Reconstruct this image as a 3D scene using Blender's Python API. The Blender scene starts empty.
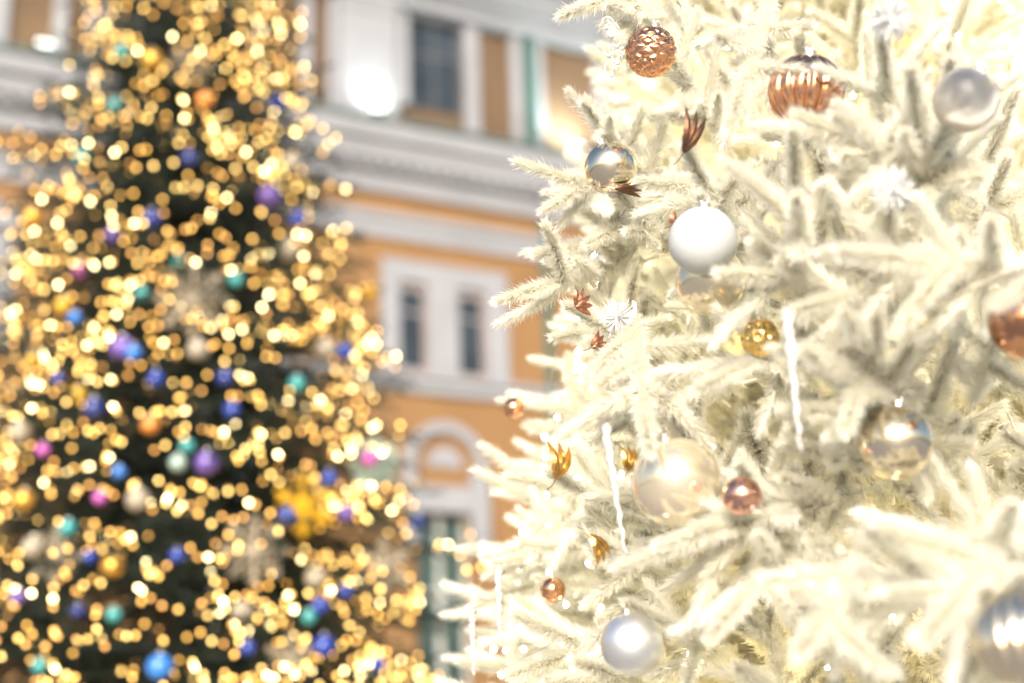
import bpy, bmesh, math, random
import numpy as np
from mathutils import Vector, Matrix

random.seed(7)
rng = np.random.default_rng(11)
R = math.radians
S = bpy.context.scene
COL = S.collection

# ------------------------------------------------------------------ camera, sky, sun, exposure
CAM = Vector((0.0, 0.0, 1.65))
PITCH, ROLL, FPX = R(18.0), R(-2.0), 1422.2
FW = Vector((0, math.cos(PITCH), math.sin(PITCH)))
RT0 = Vector((1, 0, 0))
UP0 = RT0.cross(FW)
RT = RT0 * math.cos(ROLL) + UP0 * math.sin(ROLL)
UP = UP0 * math.cos(ROLL) - RT0 * math.sin(ROLL)
cd = bpy.data.cameras.new('camera')
cam = bpy.data.objects.new('camera', cd)
COL.objects.link(cam)
cam.matrix_world = Matrix(((RT.x, UP.x, -FW.x, CAM.x), (RT.y, UP.y, -FW.y, CAM.y), (RT.z, UP.z, -FW.z, CAM.z), (0, 0, 0, 1)))
cd.sensor_width = 36.0
cd.lens = 50.0
cd.clip_start, cd.clip_end = 0.05, 2000
cd.dof.use_dof = True
cd.dof.focus_distance = 3.3
cd.dof.aperture_fstop = 1.03
S.camera = cam

SUN_EL, SUN_AZ = R(19), R(187)            # azimuth clockwise from +Y: behind the camera, a little left
w = bpy.data.worlds.new('World')
S.world = w
w.use_nodes = True
nt = w.node_tree
nt.nodes.clear()
sky = nt.nodes.new('ShaderNodeTexSky')
sky.sky_type = 'NISHITA'
sky.sun_disc = False
sky.sun_elevation = SUN_EL
sky.sun_rotation = SUN_AZ
sky.dust_density = 4.0
sky.ozone_density = 1.0
bg = nt.nodes.new('ShaderNodeBackground')
bg.inputs['Strength'].default_value = 0.135
wo = nt.nodes.new('ShaderNodeOutputWorld')
nt.links.new(sky.outputs[0], bg.inputs[0])
nt.links.new(bg.outputs[0], wo.inputs[0])
sl = bpy.data.lights.new('sun', 'SUN')
sl.energy = 2.6
sl.angle = R(25)
sl.color = (1.0, 0.975, 0.945)
so = bpy.data.objects.new('sun', sl)
COL.objects.link(so)
sd = Vector((math.sin(SUN_AZ) * math.cos(SUN_EL), math.cos(SUN_AZ) * math.cos(SUN_EL), math.sin(SUN_EL)))
so.rotation_euler = sd.to_track_quat('Z', 'Y').to_euler()
S.view_settings.view_transform = 'Standard'
S.view_settings.look = 'None'
S.view_settings.gamma = 1
S.view_settings.use_curve_mapping = False
S.view_settings.exposure = 0.88
S.render.engine = 'CYCLES'
S.cycles.use_adaptive_sampling = False
S.cycles.use_denoising = True
S.cycles.max_bounces = 12
S.cycles.diffuse_bounces = 8
S.cycles.transmission_bounces = 6
S.cycles.sample_clamp_indirect = 8
S.cycles.caustics_reflective = False
S.cycles.caustics_refractive = False


def at(px, py, dist):
    """the point of the place seen at a pixel of the photograph, dist metres from the camera"""
    v = FW + RT * ((px - 512) / FPX) - UP * ((py - 341.5) / FPX)
    return CAM + v.normalized() * dist


def proj(P):
    v = Vector(P) - CAM
    z = v.dot(FW)
    return 512 + FPX * v.dot(RT) / z, 341.5 - FPX * v.dot(UP) / z


# ------------------------------------------------------------------ helpers
def tag(o, label=None, cat=None, group=None, kind=None):
    if label: o['label'] = label
    if cat: o['category'] = cat
    if group: o['group'] = group
    if kind: o['kind'] = kind
    return o


def empty(name, loc=(0, 0, 0), label=None, cat=None, group=None):
    o = bpy.data.objects.new(name, None)
    o.empty_display_size = 0.1
    COL.objects.link(o)
    o.location = loc
    return tag(o, label, cat, group)


def link(name, me, parent=None, mat=None):
    o = bpy.data.objects.new(name, me)
    COL.objects.link(o)
    if mat is not None and not me.materials:
        me.materials.append(mat)
    if parent is not None:
        o.parent = parent
    return o


def mesh_np(name, V, F, smooth=False):
    """V (n,3) floats, F (m,k) ints"""
    V = np.asarray(V, np.float32)
    F = np.asarray(F, np.int32)
    m, k = F.shape
    me = bpy.data.meshes.new(name)
    me.vertices.add(len(V))
    me.vertices.foreach_set('co', V.ravel())
    me.loops.add(m * k)
    me.loops.foreach_set('vertex_index', F.ravel())
    me.polygons.add(m)
    me.polygons.foreach_set('loop_start', np.arange(0, m * k, k, dtype=np.int32))
    me.polygons.foreach_set('loop_total', np.full(m, k, np.int32))
    if smooth:
        me.polygons.foreach_set('use_smooth', np.ones(m, bool))
    me.update(calc_edges=True)
    return me


class MB:
    """collects shapes and links them as one mesh object"""
    def __init__(self):
        self.bm = bmesh.new()

    def box(self, c, s, M=None, bevel=0):
        r = bmesh.ops.create_cube(self.bm, size=1)
        vs = r['verts']
        for v in vs:
            v.co = Vector((v.co.x * s[0] + c[0], v.co.y * s[1] + c[1], v.co.z * s[2] + c[2]))
        if bevel:
            es = list({e for v in vs for e in v.link_edges})
            rb = bmesh.ops.bevel(self.bm, geom=es, offset=bevel, segments=2, affect='EDGES')
            vs = list({v for f in rb['faces'] for v in f.verts} | {v for v in vs if v.is_valid})
        if M is not None:
            for v in vs: v.co = M @ v.co
        return self

    def tube(self, pts, rad, n=8, cap=True):
        pts = [Vector(p) for p in pts]
        rads = rad if isinstance(rad, (list, tuple)) else [rad] * len(pts)
        rings = []
        ref = Vector((0.31, 0.2, 0.93))
        for i, p in enumerate(pts):
            t = (pts[min(i + 1, len(pts) - 1)] - pts[max(i - 1, 0)]).normalized()
            a = t.cross(ref)
            if a.length < 1e-3: a = t.cross(Vector((1, 0, 0)))
            a.normalize()
            b = t.cross(a)
            rings.append([self.bm.verts.new(p + (a * math.cos(2 * math.pi * k / n) + b * math.sin(2 * math.pi * k / n)) * rads[i]) for k in range(n)])
        for i in range(len(rings) - 1):
            for k in range(n):
                self.bm.faces.new((rings[i][k], rings[i][(k + 1) % n], rings[i + 1][(k + 1) % n], rings[i + 1][k]))
        if cap:
            self.bm.faces.new(rings[0][::-1])
            self.bm.faces.new(rings[-1])
        return self

    def lathe(self, prof, n=24, M=None):
        rings = []
        for (r, z) in prof:
            ring = []
            for k in range(n):
                a = 2 * math.pi * k / n
                p = Vector((r * math.cos(a), r * math.sin(a), z))
                ring.append(self.bm.verts.new(M @ p if M is not None else p))
            rings.append(ring)
        for i in range(len(rings) - 1):
            for k in range(n):
                self.bm.faces.new((rings[i][k], rings[i][(k + 1) % n], rings[i + 1][(k + 1) % n], rings[i + 1][k]))
        self.bm.faces.new(rings[0][::-1])
        self.bm.faces.new(rings[-1])
        return self

    def poly(self, pts2, y0, y1, M=None):
        """prism of an (x,z) outline between y0 and y1"""
        a = [self.bm.verts.new(Vector((p[0], y0, p[1]))) for p in pts2]
        b = [self.bm.verts.new(Vector((p[0], y1, p[1]))) for p in pts2]
        self.bm.faces.new(a)
        self.bm.faces.new(b[::-1])
        n = len(pts2)
        for i in range(n):
            self.bm.faces.new((a[i], b[i], b[(i + 1) % n], a[(i + 1) % n]))
        if M is not None:
            for v in a + b: v.co = M @ v.co
        return self

    def build(self, name, mat, parent=None, smooth=False):
        bmesh.ops.recalc_face_normals(self.bm, faces=self.bm.faces)
        me = bpy.data.meshes.new(name)
        self.bm.to_mesh(me)
        self.bm.free()
        if smooth:
            me.polygons.foreach_set('use_smooth', [True] * len(me.polygons))
        return link(name, me, parent, mat)


def mat(name, col, rough=0.6, metal=0.0, var=0.0, scale=20.0, bump=0.0, bscale=80.0, trans=0.0, emit=None, estr=0.0, coat=0.0, spec=None, transm=0.0, sparkle=0.0):
    m = bpy.data.materials.new(name)
    m.use_nodes = True
    t = m.node_tree
    p = t.nodes['Principled BSDF']
    p.inputs['Base Color'].default_value = (*col, 1)
    p.inputs['Roughness'].default_value = rough
    p.inputs['Metallic'].default_value = metal
    if coat: p.inputs['Coat Weight'].default_value = coat; p.inputs['Coat Roughness'].default_value = 0.05
    if spec is not None: p.inputs['Specular IOR Level'].default_value = spec
    if transm: p.inputs['Transmission Weight'].default_value = transm
    if emit:
        p.inputs['Emission Color'].default_value = (*emit, 1)
        p.inputs['Emission Strength'].default_value = estr
    tc = t.nodes.new('ShaderNodeTexCoord')
    if var:
        n = t.nodes.new('ShaderNodeTexNoise')
        n.inputs['Scale'].default_value = scale
        n.inputs['Detail'].default_value = 6
        r = t.nodes.new('ShaderNodeValToRGB')
        r.color_ramp.elements[0].position = 0.3
        r.color_ramp.elements[1].position = 0.7
        r.color_ramp.elements[0].color = (*[c * (1 - var) for c in col], 1)
        r.color_ramp.elements[1].color = (*[min(1, c * (1 + var)) for c in col], 1)
        t.links.new(tc.outputs['Object'], n.inputs['Vector'])
        t.links.new(n.outputs['Fac'], r.inputs[0])
        t.links.new(r.outputs[0], p.inputs['Base Color'])
    if bump:
        n2 = t.nodes.new('ShaderNodeTexNoise')
        n2.inputs['Scale'].default_value = bscale
        n2.inputs['Detail'].default_value = 4
        b = t.nodes.new('ShaderNodeBump')
        b.inputs['Strength'].default_value = bump
        b.inputs['Distance'].default_value = 0.01
        t.links.new(tc.outputs['Object'], n2.inputs['Vector'])
        t.links.new(n2.outputs['Fac'], b.inputs['Height'])
        t.links.new(b.outputs[0], p.inputs['Normal'])
    if sparkle:
        vo = t.nodes.new('ShaderNodeTexVoronoi')
        vo.inputs['Scale'].default_value = sparkle
        b = t.nodes.new('ShaderNodeBump')
        b.inputs['Strength'].default_value = 0.7
        b.inputs['Distance'].default_value = 0.004
        t.links.new(tc.outputs['Object'], vo.inputs['Vector'])
        t.links.new(vo.outputs['Color'], b.inputs['Height'])
        t.links.new(b.outputs[0], p.inputs['Normal'])
    if trans:
        tr = t.nodes.new('ShaderNodeBsdfTranslucent')
        tr.inputs['Color'].default_value = (*col, 1)
        mx = t.nodes.new('ShaderNodeMixShader')
        mx.inputs[0].default_value = trans
        o = t.nodes['Material Output']
        t.links.new(p.outputs[0], mx.inputs[1])
        t.links.new(tr.outputs[0], mx.inputs[2])
        t.links.new(mx.outputs[0], o.inputs['Surface'])
    return m


M = dict(
    paving=mat('paving', (0.30, 0.29, 0.28), 0.8, var=0.25, scale=1.5, bump=0.3, bscale=8),
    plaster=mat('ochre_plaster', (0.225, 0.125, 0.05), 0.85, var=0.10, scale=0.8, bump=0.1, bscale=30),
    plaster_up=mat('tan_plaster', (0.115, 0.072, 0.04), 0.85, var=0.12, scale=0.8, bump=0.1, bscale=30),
    stucco=mat('white_stucco', (0.255, 0.265, 0.29), 0.8, var=0.08, scale=1.2, bump=0.1, bscale=30),
    flashing=mat('green_flashing', (0.07, 0.11, 0.10), 0.5, var=0.2, scale=3),
    pipe=mat('teal_paint', (0.025, 0.11, 0.10), 0.65, var=0.15, scale=4),
    glass=mat('window_glass', (0.03, 0.04, 0.05), 0.12, var=0.4, scale=1.2),
    glass_green=mat('green_window_glass', (0.045, 0.075, 0.07), 0.15, var=0.3, scale=1.2),
    sash=mat('window_sash', (0.30, 0.26, 0.26), 0.5),
    sash_grey=mat('grey_sash', (0.45, 0.47, 0.44), 0.5),
    roof=mat('dark_roof', (0.08, 0.085, 0.09), 0.5, var=0.2, scale=2),
    lamp_metal=mat('lamp_metal', (0.12, 0.12, 0.12), 0.4, metal=0.6),
    lamp_glow=mat('lamp_glow', (1, 1, 1), emit=(0.9, 1.0, 0.93), estr=30),
    needle_white=mat('frosted_needles', (0.95, 0.938, 0.87), 0.6, trans=0.28, spec=0.2),
    stem_white=mat('white_stem', (0.62, 0.58, 0.5), 0.7, var=0.1),
    needle_dark=mat('fir_needles', (0.018, 0.030, 0.022), 0.6, var=0.5, scale=3, trans=0.2),
    bark=mat('bark', (0.07, 0.05, 0.035), 0.9, var=0.3, scale=8, bump=0.6, bscale=20),
    wire=mat('green_wire', (0.03, 0.05, 0.03), 0.6),
    wire_clear=mat('clear_wire', (0.6, 0.58, 0.5), 0.4, trans=0.3),
    copper=mat('copper_mirror', (0.80, 0.42, 0.25), 0.14, metal=1, var=0.12, scale=30),
    copper_dark=mat('dark_copper', (0.52, 0.27, 0.17), 0.12, metal=1),
    rose=mat('rose_gold', (0.74, 0.42, 0.33), 0.12, metal=1),
    gold=mat('gold_leaf', (0.88, 0.60, 0.22), 0.22, metal=1),
    bronze=mat('bronze_glitter', (0.33, 0.19, 0.13), 0.3, metal=1, sparkle=400),
    rose_glitter=mat('rose_glitter', (0.72, 0.40, 0.28), 0.25, metal=1, sparkle=300),
    champagne=mat('champagne_shine', (0.86, 0.76, 0.60), 0.16, metal=1, var=0.06, scale=20),
    pearl=mat('pearl_champagne', (0.88, 0.78, 0.60), 0.20, metal=0.75, coat=0.6),
    silver=mat('satin_silver', (0.74, 0.71, 0.67), 0.34, metal=1, var=0.06, scale=60, sparkle=260),
    silver_cool=mat('pale_satin_silver', (0.80, 0.82, 0.84), 0.38, metal=0.9),
    white_matte=mat('matte_white', (0.50, 0.525, 0.55), 0.4, spec=0.4),
    frost=mat('frost_glitter', (0.88, 0.89, 0.9), 0.35, trans=0.25, sparkle=200),
    crystal=mat('crystal', (0.93, 0.95, 0.97), 0.12, transm=0.55),
    cap=mat('silver_cap', (0.75, 0.72, 0.66), 0.3, metal=1),
    b_blue=mat('blue_gloss', (0.01, 0.045, 0.32), 0.2, coat=0.5),
    b_navy=mat('navy_gloss', (0.015, 0.035, 0.22), 0.2, coat=0.5),
    b_sky=mat('bright_blue_gloss', (0.03, 0.19, 0.62), 0.2, coat=0.5),
    b_teal=mat('teal_gloss', (0.04, 0.30, 0.31), 0.2, coat=0.5),
    b_purple=mat('purple_gloss', (0.14, 0.08, 0.36), 0.2, coat=0.5),
    b_magenta=mat('magenta_gloss', (0.50, 0.10, 0.42), 0.2, coat=0.5),
    b_yellow=mat('yellow_gloss', (0.60, 0.35, 0.02), 0.3, coat=0.4),
    b_gold=mat('old_gold', (0.75, 0.42, 0.08), 0.3, metal=0.6),
    b_white=mat('cream_gloss', (0.33, 0.29, 0.22), 0.4, coat=0.3),
    b_orange=mat('orange_gloss', (0.70, 0.26, 0.05), 0.3, coat=0.3),
    b_mint=mat('mint_white', (0.34, 0.46, 0.42), 0.4),
    bulb_amber=mat('bulb_amber', (1, .8, .4), emit=(1.0, 0.50, 0.085), estr=3.6),
    bulb_warm=mat('bulb_warm', (1, .8, .4), emit=(1.0, 0.62, 0.17), estr=5.0),
    bulb_bright=mat('bulb_bright', (1, .9, .6), emit=(1.0, 0.76, 0.36), estr=11.5),
    bulb_dim=mat('bulb_dim', (1, .7, .3), emit=(1.0, 0.45, 0.10), estr=2.6),
    bulb_white=mat('bulb_white', (1, .95, .8), emit=(1.0, 0.93, 0.72), estr=32),
)

# ------------------------------------------------------------------ ground
g = MB()
g.box((0, 40, -0.05), (600, 600, 0.1))
tag(g.build('plaza_ground', M['paving']), kind='structure')

# ------------------------------------------------------------------ the building (u along the facade, z up, w out of the wall)
YAW = R(27)
P0 = Vector((-1.384, 26.0, 0))
BU = Vector((math.cos(YAW), math.sin(YAW), 0))
BN = Vector((math.sin(YAW), -math.cos(YAW), 0))       # out of the wall, towards the plaza
bld = empty('palace_building', P0, 'ochre palace with white cornices and arched window behind both decorated trees', 'building')
bld.rotation_euler = (0, 0, YAW)                       # local x = u, local -y = outwards
U0, U1 = -22.0, 30.0


def ob(m, u0, u1, z0, z1, w0, w1):
    m.box(((u0 + u1) / 2, -(w0 + w1) / 2, (z0 + z1) / 2), (u1 - u0, abs(w1 - w0), z1 - z0))


BAYS_LOW = [0.045 + 4.65 * k for k in range(-4, 7)]
BAYS_UP = [0.07 + 4.65 * k for k in range(-4, 7)]
# lower wall with the openings left as recesses: the wall is a set of piers and bands
mw = MB()
ob(mw, U0, U1, 11.26, 14.0, -1.0, 0)
ob(mw, U0, U1, 6.80, 9.48, -1.0, 0)
ob(mw, U0, U1, 0, 1.2, -1.0, 0)
cur = U0
for b in BAYS_LOW:
    ob(mw, cur, b - 0.89, 9.48, 11.26, -1.0, 0)
    ob(mw, b - 0.33, b + 0.345, 9.48, 11.26, -1.0, 0)
    cur = b + 0.92
ob(mw, cur, U1, 9.48, 11.26, -1.0, 0)
cur = U0
for b in BAYS_LOW:
    ob(mw, cur, b - 0.6, 1.2, 6.80, -1.0, 0)
    cur = b + 0.5
ob(mw, cur, U1, 1.2, 6.80, -1.0, 0)
mw.build('wall', M['plaster'], bld)
mu = MB()
ob(mu, U0, U1, 14.0, 15.15, -1.0, -0.15)
ob(mu, U0, U1, 17.2, 18.1, -1.0, -0.15)
cur = U0
for b in BAYS_UP:
    ob(mu, cur, b - 0.62, 15.15, 17.2, -1.0, -0.15)
    cur = b + 0.62
ob(mu, cur, U1, 15.15, 17.2, -1.0, -0.15)
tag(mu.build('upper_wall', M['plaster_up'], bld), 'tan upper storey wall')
# cornices and string courses, stepped
mc = MB()
ob(mc, U0, U1, 13.05, 13.40, 0, 0.12)
ob(mc, U0, U1, 13.40, 13.62, 0, 0.24)
ob(mc, U0, U1, 13.62, 13.98, 0, 0.38)
ob(mc, U0, U1, 13.98, 14.34, 0, 0.50)
k = U0
while k < U1:                                          # dentils under the shelf
    ob(mc, k, k + 0.14, 13.45, 13.615, 0.24, 0.34)
    k += 0.28
mc.build('cornice', M['stucco'], bld)
mf = MB()
ob(mf, U0, U1, 14.345, 14.45, -0.2, 0.56)
mf.build('flashing', M['flashing'], bld)
ms = MB()
ob(ms, U0, U1, 12.12, 12.45, 0, 0.07)
ob(ms, U0, U1, 12.45, 12.62, 0, 0.14)
ms.build('string_course', M['stucco'], bld)
ml = MB()
ob(ml, U0, U1, 9.06, 9.30, 0, 0.10)
ob(ml, U0, U1, 9.30, 9.41, 0, 0.18)
ml.build('ledge', M['stucco'], bld)
mt = MB()
ob(mt, U0, U1, 17.28, 17.6, -0.15, 0.15)
ob(mt, U0, U1, 17.6, 17.82, -0.15, 0.35)
ob(mt, U0, U1, 17.82, 18.08, -0.15, 0.50)
mt.build('eaves_cornice', M['stucco'], bld)
mr = MB()
mr.poly([(0, 18.1), (0.65, 18.1), (0.65, 18.2), (-7, 22.5), (-14, 18.2), (-14, 18.1)], U0, U1, Matrix(((0, 1, 0, 0), (-1, 0, 0, 0), (0, 0, 1, 0), (0, 0, 0, 1))))
mr.build('roof', M['roof'], bld)
mb_ = MB()
ob(mb_, U0, U1, 0, 18.09, -13.9, -1.0)
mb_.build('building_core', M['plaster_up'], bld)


def window_low(b):
    f = MB()
    for (u0, u1, z0, z1, w1) in ((b - 1.26, b + 1.40, 11.27, 11.70, 0.08), (b - 1.26, b - 0.90, 9.412, 11.268, 0.08), (b + 0.93, b + 1.40, 9.412, 11.268, 0.08), (b - 0.32, b + 0.335, 9.412, 11.268, 0.08)):
        ob(f, u0, u1, z0, z1, 0.002, w1)
    f.build('window_surround', M['stucco'], bld)
    for (u0, u1) in ((b - 0.888, b - 0.332), (b + 0.348, b + 0.918)):
        wf = MB()
        for (a0, a1, z0, z1) in ((u0, u0 + .03, 9.485, 11.255), (u1 - .045, u1, 9.485, 11.255), (u0 + .031, u1 - .046, 11.13, 11.255), (u0 + .031, u1 - .046, 9.485, 9.56), (u0 + .031, u1 - .046, 10.66, 10.70)):
            ob(wf, a0, a1, z0, z1, -0.09, -0.03)
        o = wf.build('window', M['sash'], bld)
        p = MB()
        ob(p, u0 + .01, u1 - .01, 9.49, 11.25, -0.07, -0.05)
        p.build('pane', M['glass'], o)


def arch_window(b):
    f = MB()
    n = 20
    Ro, Ri = 0.86, 0.64
    zc = 7.68
    out = [(Ro * math.cos(math.pi * i / n), zc + Ro * math.sin(math.pi * i / n)) for i in range(n + 1)]
    inn = [(Ri * math.cos(math.pi * i / n), zc + Ri * math.sin(math.pi * i / n)) for i in range(n + 1)]
    for i in range(n):
        f.poly([(b + out[i][0], out[i][1]), (b + out[i + 1][0], out[i + 1][1]), (b + inn[i + 1][0], inn[i + 1][1]), (b + inn[i][0], inn[i][1])], -0.12, -0.002)
    ob(f, b - 0.86, b - 0.61, 6.2, 7.67, 0.003, 0.12)
    ob(f, b + 0.51, b + 0.86, 6.2, 7.67, 0.003, 0.12)
    f.build('arch_surround', M['stucco'], bld)
    t = MB()
    pts = [(b + 0.38 * math.cos(math.pi * i / n), zc + 0.38 * math.sin(math.pi * i / n)) for i in range(n + 1)]
    t.poly(pts, -0.03, -0.004)
    ob(t, b - 0.60, b + 0.50, 6.81, 7.30, 0.004, 0.09)
    t.build('tympanum', M['stucco'], bld)
    wf = MB()
    for (a0, a1, z0, z1) in ((b - .598, b - .52, 1.205, 6.795), (b + .42, b + .498, 1.205, 6.795), (b - .10, b + .0, 1.205, 6.795), (b - .519, b - .101, 5.25, 5.40), (b + .001, b + .419, 5.25, 5.40), (b - .519, b - .101, 3.6, 3.7), (b + .001, b + .419, 3.6, 3.7)):
        ob(wf, a0, a1, z0, z1, -0.32, -0.2)
    o = wf.build('window', M['sash_grey'], bld)
    p = MB()
    ob(p, b - .59, b + .49, 1.21, 6.79, -0.28, -0.26)
    p.build('pane', M['glass_green'], o)


def window_up(b):
    f = MB()
    for (u0, u1, z0, z1) in ((b - 0.85, b - 0.63, 15.1, 17.27), (b + 0.63, b + 0.95, 14.46, 17.27), (b - 0.629, b + 0.629, 17.205, 17.27)):
        ob(f, u0, u1, z0, z1, -0.148, -0.02)
    for (u0, u1) in ((b + 1.72, b + 1.95), (b - 2.35, b - 2.18)):
        ob(f, u0, u1, 14.46, 17.27, -0.148, -0.02)
    f.build('window_surround', M['stucco'], bld)
    wf = MB()
    for (a0, a1, z0, z1) in ((b - .618, b - .56, 15.155, 17.195), (b + .56, b + .618, 15.155, 17.195), (b - .03, b + .03, 15.155, 17.195), (b - .559, b - .031, 16.4, 16.46), (b + .031, b + .559, 16.4, 16.46)):
        ob(wf, a0, a1, z0, z1, -0.26, -0.20)
    o = wf.build('window', M['roof'], bld)
    p = MB()
    ob(p, b - .61, b + .61, 15.16, 17.19, -0.24, -0.22)
    p.build('pane', M['glass'], o)
    if 4 < b < 6:
        return
    q = MB()
    ob(q, b - 2.15, b - 0.92, 14.46, 17.27, -0.148, 0.06)
    ob(q, b - 2.17, b - 0.90, 14.455, 14.75, -0.147, 0.10)
    ob(q, b - 2.17, b - 0.90, 17.0, 17.275, -0.147, 0.10)
    q.build('pilaster', M['stucco'], bld)


for b in BAYS_LOW:
    window_low(b)
    arch_window(b)
for b in BAYS_UP:
    window_up(b)

dp = empty('drainpipe', P0 + BU * 2.33 + BN * 0.1, 'teal metal drainpipe running down the ochre palace facade', 'drainpipe')
t = MB()
t.tube([(0, 0, 0.2), (0, 0, 13.0)], 0.075, 10)
t.tube([(-BU.x * .1 - BN.x * .14, -BU.y * .1 - BN.y * .14, 14.46), (-BU.x * .1 - BN.x * .14, -BU.y * .1 - BN.y * .14, 17.27)], 0.11, 10)
t.build('pipe', M['pipe'], dp)
for z in (2.5, 5.0, 8.0, 11.0):
    t = MB(); t.lathe([(0.09, z), (0.095, z + .02), (0.095, z + .08), (0.09, z + .1)], 12)
    t.build('bracket', M['pipe'], dp)


def uplight(u, power, label, col=(0.88, 1.0, 0.93)):
    p = P0 + BU * u + BN * 0.42 + Vector((0, 0, 14.46))
    e = empty('floodlight', p, label, 'floodlight', 'floodlights on the palace cornice')
    e.rotation_euler = (0, 0, YAW)
    m = MB(); m.box((0, 0, 0.03), (0.16, 0.12, 0.06)); m.build('base', M['lamp_metal'], e)
    m = MB(); m.box((0, 0, 0.12), (0.30, 0.16, 0.11), bevel=0.015); m.build('housing', M['lamp_metal'], e)
    m = MB(); m.box((0, 0.02, 0.19), (0.26, 0.10, 0.02)); m.build('lens', M['lamp_glow'], e)
    ld = bpy.data.lights.new('floodlight_beam', 'SPOT')
    ld.energy = power; ld.color = col; ld.spot_size = R(125); ld.spot_blend = 1.0; ld.shadow_soft_size = 0.08
    lo = bpy.data.objects.new('floodlight_beam', ld)
    COL.objects.link(lo); lo.parent = e
    lo.location = (0, 0.03, 0.26)
    lo.rotation_euler = (R(180 - 20), 0, 0)


uplight(-1.40, 75, 'small floodlight on the cornice washing the white pilaster beside the dark window')
uplight(3.05, 330, 'small floodlight on the cornice just right of the teal drainpipe')
uplight(-7.7, 10, 'small floodlight on the cornice at the far left edge', (1.0, 0.95, 0.5))


# ------------------------------------------------------------------ needles
def unit(a):
    return a / np.maximum(np.linalg.norm(a, axis=-1, keepdims=True), 1e-9)


def twig(p0, d, L, n, nl, w, sag=0.0, fwd=(62, 22), up=np.array([0, 0, 1.0])):
    """one bottle-brush twig: n thin triangles round a curved stem; returns (n*3,3) soup"""
    d = unit(np.asarray(d, float))
    t = np.sort(rng.random(n)) ** 0.9
    a = np.cross(d, [0.3, 0.5, 0.81]); a = unit(a); b = np.cross(d, a)
    base = p0 + np.outer(t * L, d) - np.outer(t * t * sag * L, up)
    ph = rng.random(n) * 2 * np.pi
    an = np.radians(fwd[0] + (fwd[1] - fwd[0]) * t + rng.normal(0, 9, n))
    rad = np.outer(np.cos(ph), a) + np.outer(np.sin(ph), b)
    nd = np.cos(an)[:, None] * d + np.sin(an)[:, None] * rad
    ln = nl * (0.55 + 0.65 * rng.random(n)) * np.where(t > .9, .8, 1)
    side = unit(np.cross(d, rad) + rng.normal(0, 0.33, (n, 3)))
    v0 = base + side * (w / 2)
    v1 = base - side * (w / 2)
    v2 = base + nd * ln[:, None]
    V = np.stack([v0, v1, v2], 1).reshape(-1, 3)
    # the stem as a thin three-sided spike
    r = w * 0.45
    tip = p0 + d * L - up * sag * L
    c = [p0 + r * (math.cos(k * 2.094) * a + math.sin(k * 2.094) * b) for k in range(3)]
    st = np.array([c[0], c[1], tip, c[1], c[2], tip, c[2], c[0], tip])
    return np.concatenate([V, st])


def white_branch(seed, ntw=6, n=1100, L=0.68, w=0.0037, nl=0.042):
    """artificial frosted branch along +X: bare stem, side twigs fanning at all angles, an end twig. Returns soup, twig segments"""
    r = np.random.default_rng(seed)
    soups, segs = [], []
    end = L
    tl = 0.19 + 0.05 * r.random()
    FWD = (50, 20)
    soups.append(twig(np.array([end - tl, 0, 0]), [1, 0.05 * r.normal(), 0.05 * r.normal()], tl, int(n * tl / .15), nl, w, fwd=FWD))
    segs.append(((end - tl, 0, 0), (end, 0, 0)))
    ph = r.random() * 6.28
    for i in range(ntw):
        s = end - tl - 0.34 * (i + 0.15) / ntw + 0.02 * r.normal()
        ph += 2.4 + 0.35 * r.normal()
        sp = math.radians(44 + 12 * r.normal())
        d = np.array([math.cos(sp), math.sin(sp) * math.cos(ph), math.sin(sp) * math.sin(ph) * 0.85])
        l = (0.14 + 0.08 * r.random()) * (1.0 + 0.22 * i / ntw)
        p = np.array([s, 0, 0])
        soups.append(twig(p, d, l, int(n * l / 0.15), nl, w, sag=0.05 + .12 * r.normal(), fwd=FWD))
        segs.append((tuple(p), tuple(p + d * l)))
    soups.append(twig(np.array([end - tl - 0.38, 0, 0]), [1, 0, 0], 0.38, int(n * 1.6), nl * .9, w, fwd=(58, 50)))
    a = 0.006
    st = []
    for k in range(3):
        c0 = [0, a * math.cos(k * 2.094), a * math.sin(k * 2.094)]
        c1 = [0, a * math.cos((k + 1) * 2.094), a * math.sin((k + 1) * 2.094)]
        st += [c0, c1, [end - tl * .5, 0, 0]]
    soups.append(np.array(st))
    return np.concatenate(soups).astype(np.float32), np.array(segs)


def soup_mesh(name, V):
    return mesh_np(name, V, np.arange(len(V)).reshape(-1, 3))


# ------------------------------------------------------------------ ornaments on the white tree: placed first so that branches leave them free
DS = 1.06


def ds(px, py):
    return 1.125 if px < 665 and py < 420 else DS


WT = Vector((1.20, 4.65, 0))                            # foot of the white tree
H_W = 9.4


def RW(z):
    return max(0.0, (H_W - z) * 0.19 - 0.09 - (0.12 * min(1, max(0, z - 2.4))))


# (px, py, radius px, distance): how far each hangs and how large it looks
def rad_at(rpx, dist):
    return rpx / FPX * dist * 0.97


CLEAR = []                                               # (centre, radius) kept free of twigs towards the outside


def clear(px, py, rpx, dist, f=0.85):
    dist *= ds(px, py)
    p = at(px, py, dist)
    CLEAR.append((np.array(p), rad_at(rpx, dist) * f))
    return p, rad_at(rpx, dist)


def sphere_grid(n_az, n_el, fn):
    V, F = [], []
    for j in range(n_el + 1):
        el = -math.pi / 2 + math.pi * j / n_el
        for i in range(n_az):
            az = 2 * math.pi * i / n_az
            r = fn(az, el)
            V.append((r * math.cos(el) * math.cos(az), r * math.cos(el) * math.sin(az), r * math.sin(el)))
    for j in range(n_el):
        for i in range(n_az):
            F.append((j * n_az + i, j * n_az + (i + 1) % n_az, (j + 1) * n_az + (i + 1) % n_az, (j + 1) * n_az + i))
    return V, F


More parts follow.
